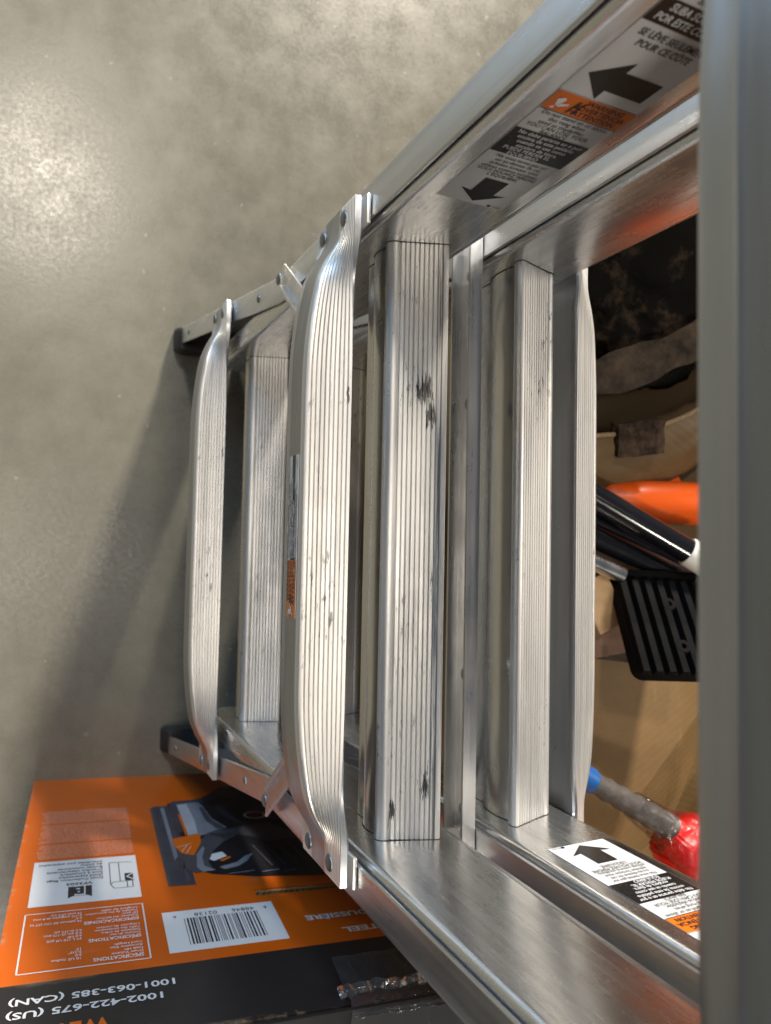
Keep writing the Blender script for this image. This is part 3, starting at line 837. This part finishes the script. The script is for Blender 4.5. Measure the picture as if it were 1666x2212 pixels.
# picture of the vacuum head
sp.poly('pblue', [(.1235, .1225), (.1290, .1170), (.1470, .1170), (.1470, .3240), (.1235, .3225)], 1)
sp.poly('pgrey', [(.1345, .1230), (.1385, .1230), (.1385, .2600), (.1345, .2700)], 2)
sp.poly('pmid', [(.1235, .1225), (.1262, .1225), (.1262, .3225), (.1235, .3225)], 2)
sp.poly('pdark', [(.1430, .1100), (.1820, .0985), (.2120, .0600), (.3300, .0560), (.3300, .3320), (.2600, .3290), (.2000, .3190), (.1640, .3060), (.1450, .2900), (.1470, .2150), (.1440, .1500)], 2)
sp.poly('pblue', [(.1440, .1150), (.1500, .1040), (.1850, .1020), (.1850, .1110), (.1550, .1140), (.1500, .2000), (.1440, .2000)], 3)
sp.poly('pgrey', [(.1525, .1150), (.1770, .1085), (.1810, .1250), (.1845, .1650), (.1960, .1960), (.1830, .2010), (.1700, .2120), (.1530, .2160)], 3)
sp.poly('plight', [(.1535, .1180), (.1640, .1150), (.1660, .1700), (.1640, .2080), (.1545, .2100)], 4)
sp.poly('pmid', [(.1760, .1300), (.1800, .1290), (.1835, .1700), (.1930, .1960), (.1850, .1980), (.1770, .1700)], 4)
sp.poly('pmid', [(.1400, .1230), (.1425, .1230), (.1425, .3180), (.1400, .3180)], 3)
for q_ in range(5): line('pmid', (.2120 + q_ * .012, .2480), (.2200 + q_ * .012, .3000), .0016, 4)
sp.poly('porange', [(.1510, .1480), (.1535, .1500), (.1545, .2080), (.1515, .2100)], 4)
sp.poly('porange', [(.1370, .2180), (.1470, .2140), (.1660, .2085), (.1640, .2320), (.1530, .2620), (.1430, .2560), (.1380, .2380)], 4)
line('ppale', (.1395, .2400), (.1540, .2330), .0015, 5); line('ppale', (.1430, .2520), (.1500, .2360), .0013, 5); line('ppale', (.1470, .2560), (.1530, .2400), .0013, 5)
sp.poly('pmid', [(.1830, .2010), (.2010, .1990), (.2430, .1880), (.2530, .2080), (.2700, .2350), (.2300, .2420), (.2150, .2240), (.2020, .2180), (.1880, .2280), (.1740, .2080)], 3)
sp.poly('pmid', [(.1400, .2900), (.1440, .2560), (.1640, .2260), (.1740, .2085), (.1960, .2130), (.2010, .2200), (.1860, .2330), (.1720, .2560), (.1640, .2800), (.1660, .2960), (.1500, .3010)], 3)
sp.poly('pgrey', [(.1520, .2900), (.1560, .2600), (.1640, .2420), (.1650, .2480), (.1600, .2680), (.1590, .2880), (.1680, .2990), (.1560, .3010)], 4)
sp.poly('pwhite', [(.1660, .2740), (.1700, .2620), (.1800, .2590), (.1830, .2700), (.1740, .2760), (.1690, .2790)], 4)
sp.poly('porange', [(.1740, .2790), (.1850, .2715), (.1860, .2745), (.1770, .2820)], 5)
sp.poly('pgrey', [(.1720, .2930), (.1900, .2850), (.2000, .2720), (.2080, .2680), (.2000, .2840), (.1900, .2940), (.1760, .2990)], 3)
sp.poly('pblue', [(.2250, .1500), (.2480, .1300), (.2700, .1500), (.2650, .1800), (.2350, .1850), (.2230, .1700)], 3)
for r, ink, l in ((.0125, 'pwhite', 4), (.0100, 'pdark', 5), (.0060, 'pred', 6), (.0030, 'pdark', 7)):
    sp.poly(ink, [(.2320 + r * math.cos(k * math.pi / 12), .1650 + r * .9 * math.sin(k * math.pi / 12)) for k in range(24)], l)
sp.poly('pblue', [(.2000, .1250), (.2040, .1500), (.2120, .1800), (.2180, .1880), (.2080, .1830), (.1980, .1600), (.1930, .1300)], 3)
for a in ((.1780, .3090, .2020), (.2080, .3110, .2250), (.2280, .3150, .2400)):
    line('pgrey', (a[0], a[1]), (a[2], a[1] - .002), .0012, 3)
pr.build(carton, {'pwhite': 'white_print', 'ink': 'black_print', 'ppale': 'fine_print', 'porange': 'orange_print', 'pgrey': 'printed_picture', 'pmid': 'printed_picture', 'plight': 'printed_picture', 'pdark': 'printed_picture', 'pblue': 'printed_picture', 'pred': 'printed_picture'})

# clear packing tape folded over the top edge, its loose end crumpled
def tape_sheet(name, rows, nx, jit, seed):
    rnd = random.Random(seed); v = []; f = []
    for (x, z, y0, y1) in rows:
        for i in range(nx + 1):
            s = i / nx
            v.append((x + rnd.uniform(-1, 1) * jit[0], y0 + (y1 - y0) * s + rnd.uniform(-1, 1) * jit[1], z + rnd.uniform(-1, 1) * jit[2]))
    for r in range(len(rows) - 1):
        for i in range(nx):
            a = r * (nx + 1) + i; f.append((a, a + 1, a + nx + 2, a + nx + 1))
    return mesh(name, v, f)
link('clear_tape', tape_sheet('clear_tape', [(-.0012, .468, .224, .336), (-.0014, .490, .221, .336), (-.0013, .510, .220, .336), (-.0016, .523, .219, .336), (.002, .5315, .218, .336), (.03, .5310, .217, .336), (.08, .5308, .215, .336)], 14, (.0002, .0008, .0003), 4), M['tape'], carton, smooth=60)
rows = []
for k in range(9):
    a = k / 8
    rows.append((-.004 + .010 * a + .003 * math.sin(k * 2.1), .5080 + .022 * a + .0050 * math.sin(k * 1.7), .214 + .003 * math.sin(k * 2.7), .318 - .01 * math.sin(k * 1.3)))
link('crumpled_tape_end', tape_sheet('crumpled_tape_end', rows, 26, (.0013, .0012, .0014), 11), M['tape'], carton, smooth=None)

# ------------------------------------------------------------------ cardboard bin behind the ladder with odds and ends
BX0, BX1, BY0, BY1, BH, BF = -0.435, 0.44, 0.245, 0.70, 0.495, 0.345
bin_ = thing('cardboard_bin', 'open brown cardboard bin full of odds and ends behind the ladder', 'bin', ((BX0 + BX1) / 2, (BY0 + BY1) / 2, 0))
cx, cy = (BX0 + BX1) / 2, (BY0 + BY1) / 2
hx, hy = (BX1 - BX0) / 2, (BY1 - BY0) / 2
link('wall_panel', box_mesh('wall_panel', -hx, hx, -hy, -hy + .006, 0, BH, .001), M['card'], bin_)
link('wall_panel', box_mesh('wall_panel', -hx, hx, hy - .006, hy, 0, BH, .001), M['card'], bin_)
link('wall_panel', box_mesh('wall_panel', -hx, -hx + .006, -hy + .006, hy - .006, 0, 0.60, .001), M['card'], bin_)  # raised above the others, unseen, to shade the bin contents from the left lamp
link('wall_panel', box_mesh('wall_panel', hx - .006, hx, -hy + .006, hy - .006, 0, BH, .001), M['card'], bin_)
def wavy(name, x0, x1, y0, y1, z, amp, sc, nx=40, ny=30, seed=0):
    v = []; f = []
    for j in range(ny + 1):
        for i in range(nx + 1):
            x = x0 + (x1 - x0) * i / nx; y = y0 + (y1 - y0) * j / ny
            v.append((x, y, z + amp * noise.noise(Vector((x * sc + seed, y * sc, seed)))))
    for j in range(ny):
        for i in range(nx):
            a = j * (nx + 1) + i; f.append((a, a + 1, a + nx + 2, a + nx + 1))
    return mesh(name, v, f)
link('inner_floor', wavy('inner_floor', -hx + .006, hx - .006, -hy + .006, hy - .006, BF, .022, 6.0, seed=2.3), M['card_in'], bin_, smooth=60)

def tilted_flap(pts, th, parent, off):
    a = [Vector(q) for q in pts]
    n_ = (a[1] - a[0]).cross(a[2] - a[0]).normalized()
    if n_.z < 0: n_ = -n_
    o_ = link('bottom_flap', loft('bottom_flap', [[q - n_ * th for q in a], a]), M['card_flap'], parent, off, smooth=None)
    return o_
OB = (-cx, -cy, 0)
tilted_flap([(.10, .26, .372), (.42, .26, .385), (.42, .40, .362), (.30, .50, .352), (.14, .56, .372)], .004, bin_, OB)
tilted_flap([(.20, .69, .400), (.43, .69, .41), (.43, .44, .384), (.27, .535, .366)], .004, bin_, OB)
def lump(name, c, r, amp, sc, seed, sub=5):
    bm = bmesh.new(); bmesh.ops.create_icosphere(bm, subdivisions=sub, radius=1)
    for v in bm.verts:
        n = v.co.normalized()
        k = 1 + amp * noise.fractal(n * sc + Vector((seed, seed, seed)), 0.9, 2.1, 5)
        v.co = Vector((n.x * r[0] * k, n.y * r[1] * k, n.z * r[2] * k))
    me = bpy.data.meshes.new(name); bm.to_mesh(me); bm.free()
    return me
o = link('crumpled_sheet', lump('crumpled_sheet', 0, (.125, .20, .062), .30, 2.0, 3.3), M['tarp'], None, (-.315, .43, .375), smooth=80)
tag(o, 'crumpled dusty black plastic sheet in the shaded end of the bin', 'plastic sheet')
# grey-brown felt strip
def ribbon(name, path, width, th, sag, seed, n=40, mcnt=6):
    path = [Vector(p) for p in path]; rnd = random.Random(seed)
    pts = []
    for i in range(n + 1):
        s = i / n * (len(path) - 1); k = min(int(s), len(path) - 2); t = s - k
        p0 = path[max(k - 1, 0)]; p1 = path[k]; p2 = path[k + 1]; p3 = path[min(k + 2, len(path) - 1)]
        pts.append(0.5 * ((2 * p1) + (p2 - p0) * t + (2 * p0 - 5 * p1 + 4 * p2 - p3) * t * t + (3 * p1 - p0 - 3 * p2 + p3) * t ** 3))
    rings = []
    for i, p in enumerate(pts):
        d = (pts[min(i + 1, n)] - pts[max(i - 1, 0)]).normalized(); sd = d.cross(Vector((0, 0, 1))).normalized(); up = sd.cross(d)
        w = width * (1 + .25 * noise.noise(p * 40 + Vector((seed, 0, 0))))
        ring = []
        for k in range(mcnt + 1):
            a = k / mcnt - .5
            ring.append(p + sd * (a * w) + up * (th / 2 + sag * (.25 - a * a) * 4 + .004 * noise.noise(p * 60 + Vector((k, seed, 0)))))
        for k in range(mcnt, -1, -1):
            a = k / mcnt - .5
            ring.append(p + sd * (a * w) + up * (-th / 2 + sag * (.25 - a * a) * 4))
        rings.append(ring)
    return loft(name, rings)
o = link('felt_strip', ribbon('felt_strip', [(-.145, .30, .405), (-.168, .372, .412), (-.192, .43, .418), (-.225, .50, .428), (-.26, .57, .42)], .036, .004, .002, 4), M['felt'], smooth=60)
tag(o, 'frayed grey-brown felt strip lying along the black sheet', 'felt strip')
# loose curled cardboard flap with a pale torn edge
def flap():
    v = []; f = []; n = 26; mm = 14
    for i in range(n + 1):
        s = i / n
        e = Vector((-.105 - .078 * s + .018 * math.sin(s * 3.1), .345 + .20 * s, .398 + .012 * math.sin(s * 2.5)))
        for j in range(mm + 1):
            t = j / mm
            v.append((e.x + .062 * t, e.y + .015 * t, e.z - .040 * t + .012 * math.sin(t * 2.4) + .002 * noise.noise(Vector((s * 8, t * 6, 1)))))
    N0 = len(v); v += [(a, b, c - .004) for a, b, c in v]
    for i in range(n):
        for j in range(mm):
            a = i * (mm + 1) + j; q = (a, a + 1, a + mm + 2, a + mm + 1)
            f.append(q); f.append(tuple(N0 + k for k in reversed(q)))
    for i in range(n):
        a = i * (mm + 1); f.append((a, a + mm + 1, N0 + a + mm + 1, N0 + a))
        b = a + mm; f.append((b, N0 + b, N0 + b + mm + 1, b + mm + 1))
    return mesh('cardboard_flap', v, f)
flp = thing('cardboard_flap', 'loose curled tan cardboard flap with pale torn edge', 'cardboard', (-.1, .44, .38))
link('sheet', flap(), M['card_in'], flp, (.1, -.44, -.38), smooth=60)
ep = []
for i in range(27):
    s = i / 26
    ep.append((-.105 - .078 * s + .018 * math.sin(s * 3.1), .345 + .20 * s, .398 + .012 * math.sin(s * 2.5)))
link('torn_edge', tube_mesh('torn_edge', ep, .0026, 8), M['card_edge'], flp, (.1, -.44, -.38), smooth=60)
def block_mesh():
    bm = bmesh.new(); bmesh.ops.create_cube(bm, size=1)
    bmesh.ops.subdivide_edges(bm, edges=bm.edges[:], cuts=9, use_grid_fill=True)
    for v in bm.verts:
        p_ = Vector((v.co.x * .034, v.co.y * .046, v.co.z * .014))
        p_.z += .006 * math.sin(v.co.y * 2.6 + .4)
        v.co = p_ + Vector((noise.noise(p_ * 130), noise.noise(p_ * 130 + Vector((9, 0, 0))), noise.noise(p_ * 130 + Vector((0, 9, 0))))) * .0016
    me = bpy.data.meshes.new('felt_square'); bm.to_mesh(me); bm.free(); return me
o = link('felt_square', block_mesh(), M['felt_dark'], None, (-.1065, .402, .409), smooth=50, rot=(.1, .25, .22))
tag(o, 'small square dark brown felt offcut resting on the cardboard flap', 'felt offcut')
# orange box: two faces of an angled tray
ob = thing('orange_housing', 'smooth rounded bright orange plastic housing lying behind the black tubes', 'housing', (-.046, .49, .376))
link('body', tube_mesh('body', [(0, -.105, -.004), (0, -.098, -.001), (0, -.06, .004), (0, .10, .012), (0, .108, .012)], [.010, .018, .022, .025, .019], 40), M['oplastic'], ob, smooth=50)
link('flange', box_mesh('flange', -.036, .012, -.18, -.02, -.003, .003, .0025, 3), M['oplastic'], ob, (-.022, .02, .004), smooth=40, rot=(0, -.55, .22))
# black tubes with a white end cap, and a bare steel one
D = lambda a, b, s: tuple(Vector(a) + (Vector(b) - Vector(a)) * s)
ta, tb = (-0.0440, 0.362, 0.402), (0.0128, 0.462, 0.432)
tt = thing('capped_tube', 'glossy black tube with a printed white plastic end cap', 'tube', ta)
link('tube', tube_mesh('tube', [D(ta, tb, -1.0), D(ta, tb, .90)], .0125, 24), M['tube'], tt, tuple(-Vector(ta)))
c0 = D(ta, tb, .86)
dirv = (Vector(tb) - Vector(ta)).normalized()
capo = link('end_cap', tube_mesh('end_cap', [Vector(c0), Vector(c0) + dirv * .002, Vector(c0) + dirv * .026, Vector(c0) + dirv * .030, Vector(c0) + dirv * .031], [.0135, .0148, .0150, .0125, .004], 28), M['cap'], tt, tuple(-Vector(ta)))
t2a, t2b = (-0.012, 0.358, 0.385), (0.030, 0.462, 0.398)
o = link('black_tube', tube_mesh('black_tube', [D(t2a, t2b, -1.0), D(t2a, t2b, 1.3)], .0120, 24), M['tube']); tag(o, 'lower glossy black tube, tucked beside the capped one', 'tube')
t3a, t3b = (-0.030, 0.360, 0.380), (0.012, 0.462, 0.390)
o = link('black_tube', tube_mesh('black_tube', [D(t3a, t3b, -1.0), D(t3a, t3b, 1.2)], .0100, 24), M['tube']); tag(o, 'thin black tube between the two glossy ones', 'tube')
t4a, t4b = (0.006, 0.330, 0.392), (0.030, 0.392, 0.400)
o = link('steel_tube', tube_mesh('steel_tube', [D(t4a, t4b, -1.2), D(t4a, t4b, 1.0)], .0085, 24), M['chrome']); tag(o, 'bare shiny steel tube end behind the ribbed black pad', 'tube')

# ribbed rubber foot pad, tilted towards the viewer
pc = Vector((.0741, .4193, .4327))
pu = Vector((.0022, .0905, .0267)).normalized(); pv = Vector((.0941, -.0211, .0658)); pv = (pv - pu * pv.dot(pu)).normalized()
pn = Vector((-.591, -.215, .777)).normalized()
pad = thing('ribbed_foot_pad', 'black ribbed rubber foot pad with two screw bosses', 'foot pad')
mm4 = Matrix((pu, pv, pu.cross(pv))).transposed().to_4x4(); mm4.translation = pc; pad.matrix_world = mm4
sgn = 1 if pu.cross(pv).dot(pn) > 0 else -1
P = rrect(-.043, .043, -.055, .055, .010, 5)
link('base_plate', loft('base_plate', [[(a, b, sgn * z) for a, b in P] for z in (-.014, -.0015, .0)]), M['rubber'], pad)
Pr = rrect(-.043, .043, -.0555, -.0485, .0033, 4)
link('heel_rim', loft('heel_rim', [[(a, b, sgn * z) for a, b in Pr] for z in (-.012, .006, .007)]), M['rubber'], pad)
rib = None
for k in range(7):
    u = -.0375 + k * .0125
    if rib is None:
        y0, y1 = -.046, .0560
        prf = [(-.0044, 0), (-.0030, .0078), (.0030, .0078), (.0044, 0)]
        v = []
        for y, i in ((y0, 0.003), (y1, 0.0)):
            for a, b in prf: v.append((a, y + (i if b > 0 else 0), sgn * (b - .0003)))
        rib = mesh('rib', v, [(0, 1, 2, 3), (7, 6, 5, 4), (0, 4, 5, 1), (1, 5, 6, 2), (2, 6, 7, 3), (3, 7, 4, 0)])
    link('rib', rib, M['rubber'], pad, (u, 0, 0), smooth=30)
for (u, v_) in ((.0030, -.0165), (.0045, .0295)):
    rings = []
    for rr, z in ((.0085, -.001), (.0068, .0078), (.0030, .0080), (.0022, .002)):
        rings.append([(u + rr * math.cos(k * math.pi / 4 + .4), v_ + rr * math.sin(k * math.pi / 4 + .4), sgn * z) for k in range(8)])
    link('screw_boss', loft('screw_boss', rings), M['rubber'], pad, smooth=30)
wk = link('wood_offcut', box_mesh('wood_offcut', -.028, .028, -.016, .016, -.006, .006, .001), M['wood'], None, (.058, .378, .385), smooth=30, rot=(.25, 0, .5))
tag(wk, 'pale wood offcut under the ribbed black pad', 'wood')
bk = link('brown_tile', box_mesh('brown_tile', -.030, .030, -.020, .045, -.008, .008, .002), M['brick'], None, (.085, .385, .368), smooth=30, rot=(0, .05, .12))
tag(bk, 'flat reddish brown slab lying on the bin floor', 'slab')

# plastic wrapped tool: blue tip, grey shaft, red head in a clear bag closed with a tie
ra, rb = Vector((0.2240, 0.3470, 0.420)), Vector((0.2640, 0.4170, 0.428))
tool = thing('wrapped_tool', 'plastic wrapped tool with red head, grey shaft and blue tip', 'tool', tuple(ra))
dv = (rb - ra).normalized()
sh = []
for k in range(20):
    s = k / 19; sh.append(ra + dv * (-.010 + s * .104))
link('shaft', tube_mesh('shaft', sh, [.0098 + .0007 * math.sin(k * 1.9) + .00012 * k for k in range(20)], 22), M['rod'], tool, tuple(-ra), smooth=70)
link('blue_tip', tube_mesh('blue_tip', [ra - dv * .065, ra - dv * .04, ra - dv * .008, ra - dv * .003], [.0105, .0115, .0118, .0100], 22), M['blue'], tool, tuple(-ra))
hc = ra + dv * .118 + Vector((.014, .002, .002))
def head_mesh():
    P_ = [(-.036, -.014), (-.020, -.033), (.022, -.034), (.038, -.012), (.036, .024), (.012, .036), (-.024, .030)]
    rings = []
    for z, k, sh_ in ((-.026, .72, 0), (-.018, .95, 0), (.006, 1.0, .002), (.018, .86, .004), (.025, .55, .006)):
        rings.append([(x * k + sh_, y * k, z + .003 * math.sin(x * 90)) for x, y in P_])
    me = loft('red_head', rings)
    bm = bmesh.new(); bm.from_mesh(me); bmesh.ops.bevel(bm, geom=bm.edges[:], offset=.0022, segments=2, affect='EDGES'); bm.to_mesh(me); bm.free()
    return me
hd = link('red_head', head_mesh(), M['red'], tool, tuple(hc - ra), smooth=35, rot=(.1, -.1, .45))
def wrap_mat():
    mt, nt, p = new_mat('clear_film')
    out = nt.nodes['Material Output']
    tr = nt.nodes.new('ShaderNodeBsdfTransparent'); tr.inputs[0].default_value = (0.95, 0.95, 0.95, 1)
    gl = nt.nodes.new('ShaderNodeBsdfGlossy'); gl.inputs['Roughness'].default_value = 0.12
    mx = nt.nodes.new('ShaderNodeMixShader')
    b = nt.nodes.new('ShaderNodeBump'); b.inputs['Strength'].default_value = 0.9; b.inputs['Distance'].default_value = 0.006
    nt.links.new(noise_tex(nt, coords(nt, (70, 70, 70)), 1.0, 4, 0.6), b.inputs['Height'])
    fr = nt.nodes.new('ShaderNodeFresnel'); nt.links.new(b.outputs[0], fr.inputs['Normal'])
    nt.links.new(b.outputs[0], gl.inputs['Normal'])
    nt.links.new(math_(nt, 'ADD', math_(nt, 'MULTIPLY', fr.outputs[0], 0.6), 0.02), mx.inputs[0])
    nt.links.new(tr.outputs[0], mx.inputs[1]); nt.links.new(gl.outputs[0], mx.inputs[2]); nt.links.new(mx.outputs[0], out.inputs[0])
    return mt
M['film'] = wrap_mat()
wp = [ra + dv * (.045 + .02 * k) for k in range(6)]
link('plastic_wrap', tube_mesh('plastic_wrap', [w + Vector((.002 * k, 0, .001 * k)) for k, w in enumerate(wp)], [.0135, .0150, .0180, .0300, .0390, .0350], 18, cap=False), M['film'], tool, tuple(-ra), smooth=30)
tie0 = hc + Vector((.010, -.013, .0275))
link('tie_strap', tube_mesh('tie_strap', [hc + Vector((-.016, .014, .022)), tie0 + Vector((-.004, .008, .001)), tie0, tie0 + Vector((.016, -.008, -.006)), tie0 + Vector((.028, -.012, -.018))], .0013, 8), M['tie'], tool, tuple(-ra))
link('tie_head', box_mesh('tie_head', -.0032, .0032, -.0026, .0026, -.002, .0024, .0008), M['tie'], tool, tuple(tie0 - ra), rot=(.3, .2, .6))
